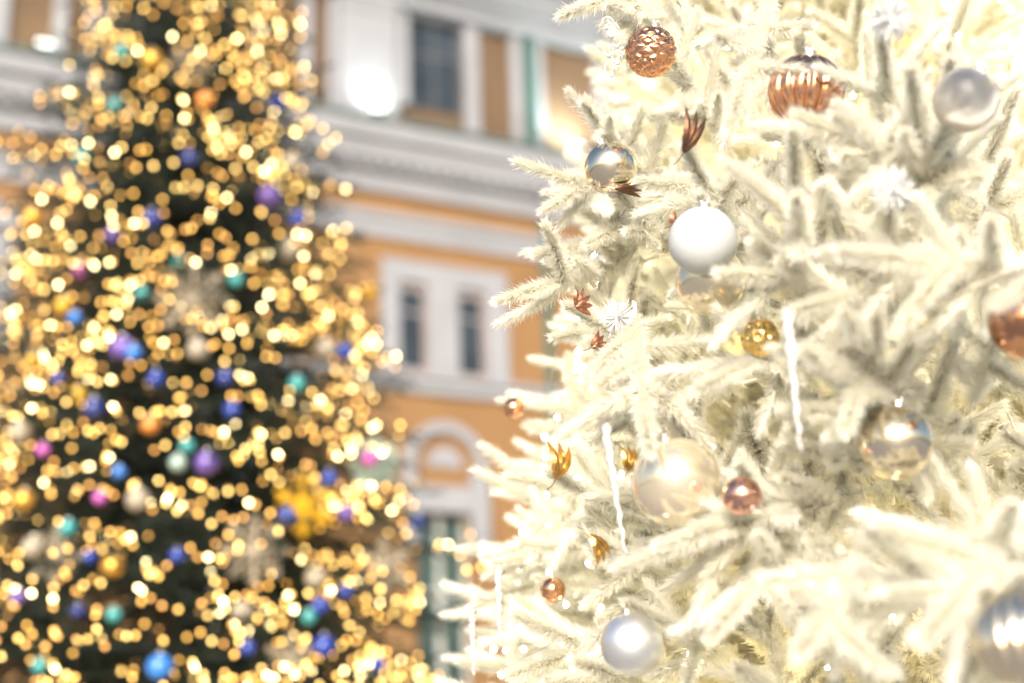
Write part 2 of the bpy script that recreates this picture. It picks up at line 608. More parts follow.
def ball_mesh(kind):
    if kind == 'quilted':
        def fn(az, el):
            k = 7
            a = abs(math.sin(k * az / 2 * 1.0 + k * el * 0.95)); b = abs(math.sin(k * az / 2 - k * el * 0.95))
            return 1 - 0.11 * (1 - min(1, 1.5 * min(a, b))) * math.cos(el) ** 0.5 if abs(el) < 1.5 else 1
        V, F = sphere_grid(112, 56, fn)
    elif kind == 'ribbed':
        def fn(az, el):
            return 1 - 0.10 * (0.5 + 0.5 * math.cos(15 * az)) ** 2 * max(0.0, math.cos(el)) ** 0.6
        V, F = sphere_grid(180, 40, fn)
    elif kind == 'swirled':
        def fn(az, el):
            return 1 - 0.09 * (0.5 + 0.5 * math.cos(16 * (az + 0.8 * el))) ** 2 * max(0.0, math.cos(el)) ** 0.6
        V, F = sphere_grid(180, 40, fn)
    elif kind == 'beaded':
        def fn(az, el):
            return 1 - 0.12 * (0.5 - 0.5 * math.cos(12 * az)) * (0.5 + 0.5 * math.cos(11 * el)) * math.cos(el)
        V, F = sphere_grid(120, 60, fn)
    else:
        V, F = sphere_grid(48, 28, lambda az, el: 1.0)
    me = mesh_np(kind + '_ball', V, F, smooth=True)
    return me


BALL = {}


def bauble(p, r, material, kind, label, group, tilt=(0, 0, 0), cat='bauble', drop=True, caps=True):
    e = empty('bauble', p, label, cat, group)
    e.rotation_euler = tilt
    key = (kind, material)
    if key not in BALL:
        BALL[key] = ball_mesh(kind)
        BALL[key].materials.append(M[material])
    o = link('ball', BALL[key], e)
    o.scale = (r, r, r)
    if caps:
        if 'cap' not in BALL:
            m = MB(); m.lathe([(0.17, 0.96), (0.19, 0.97), (0.19, 1.10), (0.15, 1.13), (0.05, 1.14)], 16)
            o2 = m.build('cap', M['cap'], None, smooth=False)
            BALL['cap'] = o2.data
            bpy.data.objects.remove(o2)
            m = MB(); m.tube([(0.09 * math.cos(a), 0, 1.20 + 0.09 * math.sin(a)) for a in np.linspace(-1.2, 4.3, 12)], 0.02, 6)
            o2 = m.build('loop', M['cap'], None)
            BALL['loop'] = o2.data
            bpy.data.objects.remove(o2)
        c = link('cap', BALL['cap'], e); c.scale = (r, r, r)
        l = link('loop', BALL['loop'], e); l.scale = (r, r, r)
    return e


GW = 'baubles on the white tree'
WB = [
    (651, 52, 26, 2.95, 'copper', 'quilted', 'copper bauble with quilted diamond facets at the white tree\'s upper edge', (0.3, 0.2, 0)),
    (806, 92, 38, 2.90, 'copper', 'ribbed', 'copper bauble with vertical ribs half sunk among white branches', (0.15, 0.15, 0)),
    (966, 100, 32, 2.65, 'silver', 'plain', 'satin silver bauble with warm golden reflection near the tree\'s upper right', (0.2, 0.5, 0)),
    (611, 168, 27, 2.95, 'champagne', 'plain', 'shiny champagne bauble below the quilted copper one', (0, -0.3, 0)),
    (703, 241, 35, 2.80, 'white_matte', 'plain', 'matte white bauble hanging against a champagne one', (0.1, 0.1, 0)),
    (710, 280, 36, 2.93, 'pearl', 'plain', 'champagne bauble half hidden beneath the matte white one', (0, 0.2, 0)),
    (760, 338, 20, 2.80, 'gold', 'beaded', 'small gold bauble with a beaded surface', (0.2, 0, 0)),
    (1027, 322, 37, 2.55, 'copper_dark', 'plain', 'dark copper bauble cut off by the picture\'s right edge', (0, 0, 0)),
    (895, 442, 37, 2.62, 'champagne', 'plain', 'shiny champagne bauble below a star of white twigs', (0, 0.2, 0)),
    (676, 482, 46, 2.75, 'pearl', 'plain', 'large pearly champagne bauble, the biggest on the white tree', (0.2, -0.2, 0)),
    (742, 496, 20, 2.62, 'rose', 'plain', 'small shiny rose gold bauble beside the large pearly one', (R(150), R(-30), 0)),
    (632, 644, 32, 2.78, 'silver_cool', 'plain', 'pale satin silver bauble low on the white tree', (0.1, -0.1, 0)),
    (1030, 640, 52, 2.15, 'champagne', 'swirled', 'striped champagne bauble with swirling ribs in the lower right corner', (0.3, 0.5, 0)),
    (553, 590, 13, 3.55, 'copper', 'plain', 'small copper bauble among the glowing lights low on the white tree', (0, 0, 0)),
    (514, 408, 11, 3.75, 'copper', 'plain', 'small copper bauble at the white tree\'s left edge', (0, 0, 0)),
]
wb_built = []
for (px, py, rp, dd, ma, ki, la, ti) in WB:
    p, r = clear(px, py, rp, dd, {'ribbed': .45, 'quilted': .9}.get(ki, 0.6 if dd < 2.8 or rp < 30 else .55))
    wb_built.append(bauble(p, r, ma, ki, la, GW, ti))

# ------------------------------------------------------------------ white tree
wt = empty('white_tree', WT, 'tall frosted white artificial Christmas tree hung with baubles and glowing fairy lights', 'Christmas tree')
m = MB()
m.tube([(0, 0, 0), (0, 0, 2.5), (0, 0, 5), (0, 0, H_W - 0.1)], [0.10, 0.085, 0.06, 0.02], 12)
m.build('trunk', M['stem_white'], wt)

TEMPL = [white_branch(100 + i) for i in range(8)]
COARSE = [white_branch(200 + i, ntw=6, n=260, w=0.009, nl=0.042) for i in range(4)]
for i, (V, sg) in enumerate(COARSE):                    # fewer, wider needles for the far side
    pass
TMESH = []
for i, (V, sg) in enumerate(TEMPL):
    me = soup_mesh('branch', V); me.materials.append(M['needle_white']); TMESH.append(me)

camdir = math.atan2(CAM.y - WT.y, CAM.x - WT.x)          # azimuth of the camera from the trunk


def bulge(az, z):
    d = (az - (camdir - R(4)) + math.pi) % (2 * math.pi) - math.pi
    return 1 + (0.45 + 0.10 * (z - 2.5) * (z > 2.5) + 0.05 * math.sin(z * 3.1)) * math.exp(-(d / R(42)) ** 2)


def hits_clear(P0s, P1s):
    """do any of these twig segments come between a bauble and the outside?"""
    for c, r in CLEAR:
        o = np.array(CAM) - c
        o = o / np.linalg.norm(o)
        for f in (0.25, 0.5, 0.75, 1.0):
            q = P0s + (P1s - P0s) * f - c
            s = q @ o
            perp = np.linalg.norm(q - np.outer(s, o), axis=1)
            if np.any((s > -r * 0.9) & (s < 0.7) & (perp < r + 0.018)):
                return True
    return False


def basis_x(d, roll):
    d = d.normalized()
    up = Vector((0, 0, 1))
    y = up.cross(d)
    if y.length < 1e-3: y = Vector((0, 1, 0))
    y.normalize()
    z = d.cross(y)
    y2 = y * math.cos(roll) + z * math.sin(roll)
    z2 = d.cross(y2)
    return Matrix((d, y2, z2)).transposed().to_4x4()


placed = []                                              # (template, matrix, tip, detail)


def place_branch(az, z, rr, elev, scale=1.0, ti=None, force=False, tries=14):
    for k in range(tries):
        a = az + rng.normal(0, 0.02 + 0.01 * k)
        roll = rng.random() * 6.28
        el = elev + rng.normal(0, R(6))
        d = Vector((math.cos(a) * math.cos(el), math.sin(a) * math.cos(el), math.sin(el)))
        tip = WT + Vector((math.cos(a) * rr, math.sin(a) * rr, z))
        i = int(rng.integers(len(TEMPL))) if ti is None else ti
        Mx = Matrix.Translation(tip - d * 0.68 * scale) @ basis_x(d, roll) @ Matrix.Scale(scale, 4)
        sg = TEMPL[i][1]
        A = np.array(Mx)
        p0 = sg[:, 0] @ A[:3, :3].T + A[:3, 3]
        p1 = sg[:, 1] @ A[:3, :3].T + A[:3, 3]
        if force or not hits_clear(p0, p1):
            placed.append((i, Mx, tip, scale))
            return True
    return False


# visible outer layer: rings of branches
z = 1.2
zi = 0
while z < 5.2:
    rr0 = RW(z)
    circ = 2 * math.pi * rr0
    nb = max(8, int(circ / 0.205))
    for kk in range(nb):
        az = 2 * math.pi * (kk + 0.5 * (zi % 2)) / nb + rng.normal(0, 0.05)
        d = (az - camdir + math.pi) % (2 * math.pi) - math.pi
        if abs(d) > R(118):
            continue
        place_branch(az, z + rng.normal(0, 0.05), rr0 * bulge(az, z) * (1 + rng.normal(0, 0.045)), R(12) + rng.normal(0, R(8)), 0.9 + 0.3 * rng.random())
    z += 0.18
    zi += 1


def hero(px, py, dist, toward=None, scale=1.0, ti=None, roll=None, lift=8):
    """one branch whose tip is at a chosen spot; the stem comes from the trunk side"""
    tip = at(px, py, dist * ds(px, py))
    if toward is None:
        h = Vector((tip.x - WT.x, tip.y - WT.y, 0)).normalized()
        d = (h + Vector((0, 0, math.tan(R(lift))))).normalized()
    else:
        d = (tip - at(toward[0], toward[1], toward[2] * ds(px, py))).normalized()
    i = int(rng.integers(len(TEMPL))) if ti is None else ti
    Mx = Matrix.Translation(tip - d * 0.68 * scale) @ basis_x(d, rng.random() * 6.28 if roll is None else roll) @ Matrix.Scale(scale, 4)
    placed.append((i, Mx, tip, scale))


# the branches that stand out in the picture: tip, and the spot the stem comes from
hero(497, 297, 2.92, (640, 262, 3.30), 0.95, 0)
hero(570, 22, 2.95, (690, -40, 3.35), 0.95, 1)
hero(585, 95, 2.98, (640, 190, 3.35), 0.85, 2)
hero(548, 205, 2.98, (660, 150, 3.4), 0.95, 3)
hero(600, 5, 3.0, (700, 20, 3.4), 0.9, 5)
hero(540, 255, 3.0, (660, 230, 3.4), 0.95, 4)
hero(590, 240, 2.95, (680, 200, 3.4), 0.9, 6)
hero(560, 330, 3.0, (680, 330, 3.4), 0.95, 7)
hero(718, 272, 2.62, (880, 285, 2.95), 1.0, 3)
hero(820, 240, 2.42, (960, 275, 2.8), 1.0, 1)
hero(900, 130, 2.55, (930, 200, 3.0), 1.0, 4)
hero(800, 410, 2.45, (930, 420, 2.9), 1.0, 5)
hero(660, 545, 2.55, (830, 500, 2.9), 1.0, 6)
hero(880, 590, 2.35, (1000, 560, 2.8), 1.0, 2)
for (tx, ty, td, sx, sy, sdist) in ((840, 262, 2.3, 1010, 268, 2.6), (835, 112, 2.5, 935, 180, 2.9), (905, 70, 2.5, 930, 180, 2.8), (800, 108, 2.66, 900, 160, 2.85), (783, 126, 2.66, 800, 230, 2.9), (1003, 300, 2.3, 1080, 250, 2.5), (640, 185, 2.85, 740, 190, 3.1), (690, 520, 2.6, 790, 520, 2.9), (648, 455, 2.62, 640, 370, 2.9),
                                    (800, 190, 2.5, 800, 280, 2.9), (842, 300, 2.4, 890, 390, 2.8), (800, 362, 2.4, 890, 385, 2.75), (870, 525, 2.3, 1024, 560, 2.65),
                                    (900, 585, 2.2, 1040, 600, 2.5), (800, 660, 2.2, 860, 560, 2.6), (930, 640, 2.1, 1000, 540, 2.5), (620, 560, 2.6, 770, 525, 2.9),
                                    (700, 640, 2.5, 780, 560, 2.8), (690, 380, 2.6, 800, 350, 2.95), (730, 120, 2.75, 760, 30, 3.1)):
    hero(tx, ty, td, (sx, sy, sdist), 1.0)
for (tx, ty, td, sx, sy, sdist) in ((475, 606, 3.72, 560, 575, 3.95), (500, 566, 3.62, 590, 545, 3.9), (608, 420, 2.84, 700, 395, 3.1), (790, 307, 2.5, 890, 290, 2.8)):
    hero(tx, ty, td, (sx, sy, sdist), 0.9)

for (lx, ly, ld_) in ((684, 150, 2.85), (615, 186, 2.9), (576, 304, 2.88), (592, 345, 2.9), (556, 476, 2.95), (590, 537, 2.9), (628, 468, 2.85), (892, 190, 2.55), (890, 20, 2.65), (618, 318, 2.92)):
    hero(lx, ly, ld_ + 0.035, None, 0.9)

# a branch behind every bauble, its tip at the hanger
for (e, row) in zip(wb_built, WB):
    c, r = CLEAR[WB.index(row)]
    r = rad_at(row[2], row[3] * ds(row[0], row[1]))
    away = (Vector(c) - CAM).normalized()
    tip = Vector(c) + Vector((0, 0, r * 1.25)) + away * r * 0.7
    h = Vector((tip.x - WT.x, tip.y - WT.y, 0)).normalized()
    d = (h + Vector((0, 0, 0.15))).normalized()
    Mx = Matrix.Translation(tip - d * 0.62) @ basis_x(d, rng.random() * 6.28) @ Matrix.Scale(0.95, 4)
    placed.append((int(rng.integers(8)), Mx, tip, 1.0))

# inner, upper, lower and far branches, coarser: they fill the crown
rest_extra = []
z = 0.35
zi = 0
while z < H_W - 0.05:
    rr0 = RW(z)
    nb = max(5, int(2 * math.pi * rr0 / 0.21))
    for kk in range(nb):
        az = 2 * math.pi * (kk + 0.5 * (zi % 2)) / nb + rng.normal(0, 0.06)
        d = (az - camdir + math.pi) % (2 * math.pi) - math.pi
        front = abs(d) < R(118) and 1.2 < z < 5.2
        rad = rr0 * (0.72 * bulge(az, z) if front else 1.0) * (1 + rng.normal(0, 0.05))
        sc = min(1.15, max(0.25, rad / 0.55)) if rad < 0.6 else 1.15
        el = R(14)
        dd = Vector((math.cos(az) * math.cos(el), math.sin(az) * math.cos(el), math.sin(el)))
        tip = WT + Vector((math.cos(az) * rad, math.sin(az) * rad, z))
        Mx = Matrix.Translation(tip - dd * 0.68 * sc) @ basis_x(dd, rng.random() * 6.28) @ Matrix.Scale(sc, 4)
        rest_extra.append((int(rng.integers(4)), Mx))
    z += 0.24
    zi += 1


def in_frame(tip):
    x, y = proj(tip)
    return -60 < x < 1084 and -60 < y < 743


placed_sorted = sorted(placed, key=lambda q: (not in_frame(q[2]), (q[2] - CAM).length))
WTM = Matrix.Translation(WT)
for (i, Mx, tip, sc) in placed_sorted[:100]:
    o = link('branch', TMESH[i], wt)
    o.matrix_local = WTM.inverted() @ Mx


def bake(lst, src):
    out = []
    for q in lst:
        A = np.array(q[1]).astype(np.float32)
        out.append(src[q[0]][0] @ A[:3, :3].T + A[:3, 3])
    return out


soup = bake(placed_sorted[100:], TEMPL) + bake(rest_extra, COARSE)
soup = np.concatenate(soup) - np.array(WT, dtype=np.float32)
cr = link('crown', soup_mesh('crown', soup), wt, M['needle_white'])
cr['kind'] = 'stuff'
print('white branches', len(placed), 'rest', len(rest_extra), 'tris', len(soup) // 3)

# fairy lights on the white tree: bulbs sit between the branch tips, each string winds round the tree
def bulb_mesh(r, material, sub=1):
    bm = bmesh.new()
    bmesh.ops.create_icosphere(bm, subdivisions=sub, radius=r)
    for v in bm.verts: v.co.z *= 1.25
    me = bpy.data.meshes.new('bulb')
    bm.to_mesh(me); bm.free()
    me.materials.append(M[material])
    return me


def light_string(loc, pts, mats, wire_mat, label, group, wr=0.0015):
    e = empty('light_string', loc, label, 'fairy lights', group)
    m = MB(); m.tube([Vector(p) - Vector(loc) + Vector((0, 0, 0.012)) for p in pts], wr, 4, cap=False)
    m.build('wire', M[wire_mat], e)
    for p, me in zip(pts, mats):
        o = link('bulb', me, e)
        o.location = Vector(p) - Vector(loc)
        o.rotation_euler = (random.uniform(-1, 1), random.uniform(-1, 1), 0)
    return e


ORD = ['lowest', 'second', 'third', 'fourth', 'fifth', 'sixth', 'seventh', 'eighth', 'ninth', 'tenth', 'eleventh', 'twelfth', 'thirteenth', 'fourteenth', 'fifteenth', 'sixteenth']
bw = bulb_mesh(0.0062, 'bulb_white', 2)
for si in range(5):
    pts = []
    for k in range(64):
        f = k / 64
        az = camdir + R(-112) + R(224) * f + rng.normal(0, 0.03)
        zz = 1.75 + 0.56 * si + 0.22 * math.sin(f * 19 + si) + rng.normal(0, 0.05)
        rr = RW(zz) * bulge(az, zz) * rng.uniform(0.70, 0.96)
        pts.append(WT + Vector((math.cos(az) * rr, math.sin(az) * rr, zz)))
    e = light_string(WT, pts, [bw] * len(pts), 'wire_clear', 'soft white fairy lights on the white tree, %s string of lights from the bottom' % ORD[si], 'fairy light strings on the white tree', 0.0011)
    for k in range(1, 64, 2):                            # the light those bulbs shed into the crown
        ld = bpy.data.lights.new('bulb_light', 'POINT')
        outer = k % 4 == 1
        ld.energy = 0.22 if outer else 0.34
        ld.color = (1.0, 0.92, 0.68) if outer else (1.0, 0.70, 0.15)
        ld.shadow_soft_size = 0.05
        lo = bpy.data.objects.new('bulb_light', ld)
        COL.objects.link(lo); lo.parent = e
        q = pts[k] - WT
        s = 0.99 if outer else 0.80
        lo.location = (q.x * s, q.y * s, q.z)


# one more string where the tree's left flank turns away
pts = []
for k in range(70):
    zz = 1.9 + 1.75 * (k / 70) + rng.normal(0, 0.04)
    az = camdir - R(62) + R(30) * math.sin(k * 0.9) + rng.normal(0, 0.05)
    rr = RW(zz) * bulge(az, zz) * rng.uniform(0.84, 0.98)
    pts.append(WT + Vector((math.cos(az) * rr, math.sin(az) * rr, zz)))
light_string(WT, pts, [bw] * len(pts), 'wire_clear', 'soft white fairy lights running up the white tree\'s left flank', 'fairy light strings on the white tree', 0.0011)

# ------------------------------------------------------------------ other ornaments on the white tree
def face_cam(e, spin=0.0, tilt=0.0):
    """local +Y away from the camera, turned by spin"""
    d = (e.location - CAM).normalized()
    q = d.to_track_quat('Y', 'Z')
    e.rotation_euler = (q.to_matrix() @ Matrix.Rotation(spin, 3, 'Y') @ Matrix.Rotation(tilt, 3, 'Z')).to_euler()


def snowflake(p, r, material, label, cat='snowflake', group=None, arms=6, th=0.10, spin=0.0, lace=True, name='snowflake', tilt=0.25):
    e = empty(name, p, label, cat, group)
    face_cam(e, spin, tilt)
    for k in range(arms):
        a = 2 * math.pi * k / arms
        Mx = Matrix.Rotation(a, 4, 'Y')
        m = MB()
        m.tube([Mx @ Vector((0, 0, 0)), Mx @ Vector((0, 0, r))], [r * th, r * th * 0.5], 6)
        for s in ((0.35, 0.34), (0.6, 0.28), (0.82, 0.16)) if lace else ((0.55, 0.35),):
            for sg in (-1, 1):
                m.tube([Mx @ Vector((0, 0, r * s[0])), Mx @ Vector((sg * r * s[1] * .8, 0, r * (s[0] + s[1] * .7)))], [r * th * 0.7, r * th * 0.35], 6)
        m.build('arm', M[material], e)
    m = MB(); m.lathe([(0.001, -r * .14), (r * 0.2, -r * .1), (r * 0.24, 0), (r * .2, r * .1), (0.001, r * .14)], 12, Matrix.Rotation(R(90), 4, 'X'))
    m.build('centre', M[material], e)
    return e


def burst(p, r, material, label, n=150):
    """ball of glittering spikes, like a frosted flower"""
    e = empty('frosted_flower', p, label, 'ornament')
    m = MB()
    for k in range(n):
        y = 1 - 2 * (k + .5) / n
        a = k * 2.39996
        q = math.sqrt(1 - y * y)
        d = Vector((q * math.cos(a), q * math.sin(a), y))
        d = (d + Vector(rng.normal(0, .12, 3))).normalized() * rng.uniform(.65, 1.05)
        m.tube([d * r * .1, d * r * .7, d * r], [r * .02, r * .04, r * .01], 5)
    m.build('spikes', M[material], e)
    m = MB(); m.lathe([(0.001, -r * .28), (r * .2, -r * .2), (r * .28, 0), (r * .2, r * .2), (0.001, r * .28)], 12)
    m.build('centre', M[material], e, smooth=True)
    return e


for (px, py, rp, dd, la) in ((890, 18, 34, 2.62, 'white glittering frosted flower at the top of the white tree'),
                             (893, 190, 32, 2.52, 'white frosted flower below the satin silver bauble'),
                             (618, 318, 27, 2.9, 'white frosted flower beside a rose gold leaf')):
    p, r = clear(px, py, rp, dd, 0.3)
    burst(p, r * 0.82, 'frost', la)


def leaf(p, L, wd, material, label, ang, curl=0.5, blades=1, cat='leaf ornament', name='leaf_ornament', fan=0.7, tilt=0.5):
    e = empty(name, p, label, cat)
    face_cam(e, 0, tilt)
    for bl in range(blades):
        a = ang + (bl - (blades - 1) / 2) * fan
        n = 10
        bm = bmesh.new()
        ro = []
        for i in range(n + 1):
            t = i / n
            ww = wd * math.sin(math.pi * (0.06 + 0.94 * t) ** 0.75) * (0.86 + 0.14 * (i % 2)) + 0.0006
            c = Vector((math.cos(a), 0, math.sin(a))) * (L * t)
            s = Vector((-math.sin(a), 0, math.cos(a)))
            y = -curl * L * (t * (1 - t)) + 0.3 * curl * L * t * t
            ro.append([bm.verts.new(c + s * ww + Vector((0, y + ww * .4, 0))), bm.verts.new(c + Vector((0, y, 0))), bm.verts.new(c - s * ww + Vector((0, y + ww * .4, 0)))])
        for i in range(n):
            for k in range(2):
                bm.faces.new((ro[i][k], ro[i][k + 1], ro[i + 1][k + 1], ro[i + 1][k]))
        r = bmesh.ops.solidify(bm, geom=bm.faces[:], thickness=0.0012)
        me = bpy.data.meshes.new('blade'); bm.to_mesh(me); bm.free()
        link('blade', me, e, M[material])
    m = MB(); m.tube([(0, 0, 0), (-math.cos(ang) * L * .2, L * .12, -math.sin(ang) * L * .2), (-math.cos(ang) * L * .3, 0.03, -math.sin(ang) * L * .3)], 0.0011, 5)
    m.build('stem', M['bronze'], e)
    return e


def px2m(n, d):
    return n / FPX * d


CL = lambda *a: clear(*a)[0]
leaf(CL(684, 152, 10, 2.85), px2m(48, 2.85), px2m(5, 2.85), 'bronze', 'dark bronze leaf standing between white twigs below the quilted copper bauble', R(62), 0.5, 3, fan=0.28)
leaf(CL(615, 188, 6, 2.9), px2m(38, 2.9), px2m(3, 2.9), 'bronze', 'narrow bronze leaf lying across the shiny champagne bauble', R(-8), 0.4, 3, fan=0.2)
leaf(CL(576, 306, 12, 2.88), px2m(24, 2.88), px2m(4, 2.88), 'rose_glitter', 'rose gold glitter leaf near the white tree\'s left edge', R(28), 0.5, 5, fan=0.5)
leaf(CL(592, 347, 7, 2.9), px2m(22, 2.9), px2m(4, 2.9), 'rose_glitter', 'thin rose gold sprig under the frosted flower', R(35), 0.5, 3, fan=0.4)
leaf(CL(556, 478, 9, 2.95), px2m(40, 2.95), px2m(6, 2.95), 'gold', 'gold leaf with a dark tip beside the hanging icicle', R(75), 0.9, 3, fan=0.35)
leaf(CL(590, 535, 8, 2.9), px2m(36, 2.9), px2m(4.5, 2.9), 'gold', 'curled gold leaf above the pale satin silver bauble', R(-55), 0.9, 3, fan=0.3)
leaf(CL(628, 470, 10, 2.85), px2m(26, 2.85), px2m(5, 2.85), 'gold', 'gold leaf tucked behind the large pearly bauble\'s left side', R(80), 0.6, 3, fan=0.35)
leaf(CL(672, 224, 6, 2.85), px2m(14, 2.85), px2m(5, 2.85), 'rose_glitter', 'tiny orange leaf tip at the matte white bauble\'s left side', R(70), 0.4)


def icicle(px, py, dd, Lp, wp, label, lean=0.0):
    dd *= DS
    p = at(px, py, dd)
    L = px2m(Lp, dd) * 1.05
    r = px2m(wp, dd) / 2
    CLEAR.append((np.array(p) - np.array((0, 0, L * .5)), r))
    e = empty('icicle', p, label, 'icicle ornament', 'icicles on the white tree')
    m = MB()
    n = 26
    rads, pts = [], []
    for i in range(n + 1):
        t = i / n
        pts.append((lean * L * t + 0.15 * r * math.sin(t * 40), 0.15 * r * math.cos(t * 40), -L * t))
        rads.append(max(0.0004, r * (1 - 0.75 * t) * (0.85 + 0.2 * math.sin(t * 55))))
    m.tube(pts, rads, 8)
    m.build('icicle_body', M['crystal'], e, smooth=True)
    m = MB(); m.tube([(0.006 * math.cos(a), 0, 0.006 + 0.006 * math.sin(a)) for a in np.linspace(-1.5, 4.6, 12)], 0.0008, 5)
    m.build('loop', M['cap'], e)


icicle(605, 425, 2.8, 125, 13, 'long clear icicle ornament left of the large pearly bauble', 0.1)
icicle(787, 312, 2.45, 135, 15, 'long clear icicle ornament below the small gold beaded bauble')
icicle(472, 610, 3.7, 60, 10, 'blurred clear icicle hanging at the white tree\'s lower left edge')
icicle(498, 570, 3.6, 70, 10, 'blurred clear icicle just inside the white tree\'s lower left edge')

# little garland of white curls hanging from the upper left edge
gp = at(611, 30, 2.93 * 1.125)
e = empty('curl_garland', gp, 'white garland of small curls and beads hanging left of the quilted copper bauble', 'garland')
face_cam(e)
for k, (x, z, r) in enumerate(((0, 0, 9), (6, -12, 8), (-4, -22, 7), (5, -30, 8), (-3, -42, 9), (-4, 8, 7))):
    m = MB()
    c = Vector((px2m(x, 2.93), 0, px2m(z, 2.93)))
    rr = px2m(r, 2.93)
    m.tube([c + Vector((math.cos(a) * rr * (1 - a / 12), 0.004 * math.sin(a * 2 + k), math.sin(a) * rr * (1 - a / 12))) for a in np.linspace(0, 8, 26)], 0.0016, 6)
    m.build('curl', M['frost'], e, smooth=True)
    m = MB(); m.lathe([(0.0005, -.005), (.004, -.003), (.005, 0), (.004, .003), (0.0005, .005)], 10, Matrix.Translation(c + Vector((0, -.002, -rr * .8))))
    m.build('bead', M['white_matte'], e, smooth=True)

# ------------------------------------------------------------------ the dark fir
AX = at(178, 341.5, 10.0)
k_ = 10.0 / math.hypot(AX.x - CAM.x, AX.y - CAM.y)
FT = Vector((AX.x * k_, AX.y * k_, 0))
H_F = 11.2
SLF = 0.225


def RF(z):
    return max(0.02, (H_F - z) * SLF)


fcam = math.atan2(CAM.y - FT.y, CAM.x - FT.x)
ft = empty('fir_tree', FT, 'big dark green fir covered in glowing warm fairy lights and coloured baubles', 'Christmas tree')
m = MB()
m.tube([(0, 0, 0), (0, 0, 4), (0, 0, 8), (0, 0, H_F)], [0.22, 0.16, 0.09, 0.015], 12)
m.build('trunk', M['bark'], ft)
boughs = []
soups = []
z = 0.7
zi = 0
while z < H_F - 0.1:
    rr0 = RF(z)
    nb = max(5, int(2 * math.pi * rr0 / 0.34))
    for kk in range(nb):
        az = 2 * math.pi * (kk + 0.5 * (zi % 2)) / nb + rng.normal(0, 0.08)
        rr = rr0 * (1 + rng.normal(0, 0.09))
        zz = z + rng.normal(0, 0.08)
        el = R(-8 + rng.normal(0, 8))
        h = np.array([math.cos(az), math.sin(az), 0])
        d = h * math.cos(el) + np.array([0, 0, math.sin(el)])
        Lb = min(rr * 0.92, 1.25)
        tip = h * rr + np.array([0, 0, zz])
        root = tip - d * Lb
        side = np.cross(d, [0, 0, 1.0])
        boughs.append((tip, d, Lb, side, az))
        soups.append(twig(root, d, Lb, int(70 * Lb), 0.07, 0.012, fwd=(60, 30)))
        ns = int(9 * Lb) + 2
        for j in range(ns):
            s = (j + rng.random()) / ns
            sg = 1 if j % 2 else -1
            l = (0.16 + 0.30 * (1 - s)) * rng.uniform(.7, 1.2)
            dv = d * 0.72 + side * sg * 0.62 + np.array([0, 0, rng.normal(0, .18) - .08])
            soups.append(twig(root + d * Lb * s, dv, l, int(95 * l) + 8, 0.055, 0.011, fwd=(60, 30)))
    z += 0.26
    zi += 1
for k in range(420):                                      # shorter boughs deep in the crown
    zz = 0.8 + (H_F - 2.2) * (1 - math.sqrt(rng.random()))
    az = rng.random() * 2 * math.pi
    rr = RF(zz) * rng.uniform(.45, .75)
    h = np.array([math.cos(az), math.sin(az), 0])
    Lb = min(rr * .9, .8)
    root = h * (rr - Lb) + np.array([0, 0, zz])
    dv = h + np.array([0, 0, rng.normal(-.1, .15)])
    for j in range(7):
        soups.append(twig(root + h * Lb * j / 7, dv * .6 + np.cross(h, [0, 0, 1.0]) * rng.normal(0, .7) + np.array([0, 0, rng.normal(0, .25)]), .45, 34, 0.08, 0.022, fwd=(60, 30)))
soup = np.concatenate(soups)
link('crown', soup_mesh('crown', soup), ft, M['needle_dark'])
print('fir boughs', len(boughs), 'tris', len(soup) // 3)

# fairy lights of the fir: along the boughs that face the plaza
cand = []
for (tip, d, Lb, side, az) in boughs:
    dz = (az - fcam + math.pi) % (2 * math.pi) - math.pi
    if abs(dz) > R(100) or not (1.7 < tip[2] < 8.7):
        continue
    if rng.random() < 0.12:
        continue
    for run in range(int(rng.integers(2, 5))):           # short chains of bulbs that follow the bough and its side twigs
        s0 = rng.random() * min(0.5, Lb * .5)
        off = rng.normal(0, 0.14)
        dirv = d * rng.uniform(.3, 1.0) + side * rng.normal(0, .8) + np.array([0, 0, rng.normal(0, .2)])
        dirv = dirv / np.linalg.norm(dirv)
        q = tip - d * s0 * 0.8 + side * off * min(1, s0 * 3)
        step = rng.uniform(0.09, 0.16)
        for j in range(int(rng.integers(2, 6))):
            cand.append(q - dirv * step * j + rng.normal(0, 0.035, 3) + np.array([0, 0, 0.03]))
rng.shuffle(cand)
print('cand', len(cand))
cand = cand[:3200]
cand = sorted(cand, key=lambda p: p[2])
BM = [bulb_mesh(0.0125, 'bulb_amber'), bulb_mesh(0.0125, 'bulb_warm'), bulb_mesh(0.0125, 'bulb_bright'), bulb_mesh(0.0125, 'bulb_dim')]
nstr = math.ceil(len(cand) / 100)
print('fir bulbs', len(cand))
for si in range(nstr):
    grp = cand[si * 100:(si + 1) * 100]
    grp = sorted(grp, key=lambda p: math.atan2(p[1], p[0]) if fcam > -1.6 else math.atan2(p[1], p[0]))
    pts = [FT + Vector(p) for p in grp]
    mats = [BM[int(rng.choice(4, p=[.37, .28, .12, .23]))] for _ in pts]
    light_string(FT, pts, mats, 'wire', 'warm golden fairy lights round the dark fir, %s' % (ORD[si] + ' string of lights from the bottom' if si * 2 < nstr else ('topmost' if si == nstr - 1 else ORD[nstr - 1 - si]) + ' string of lights from the top'), 'fairy light strings on the dark fir', 0.002)


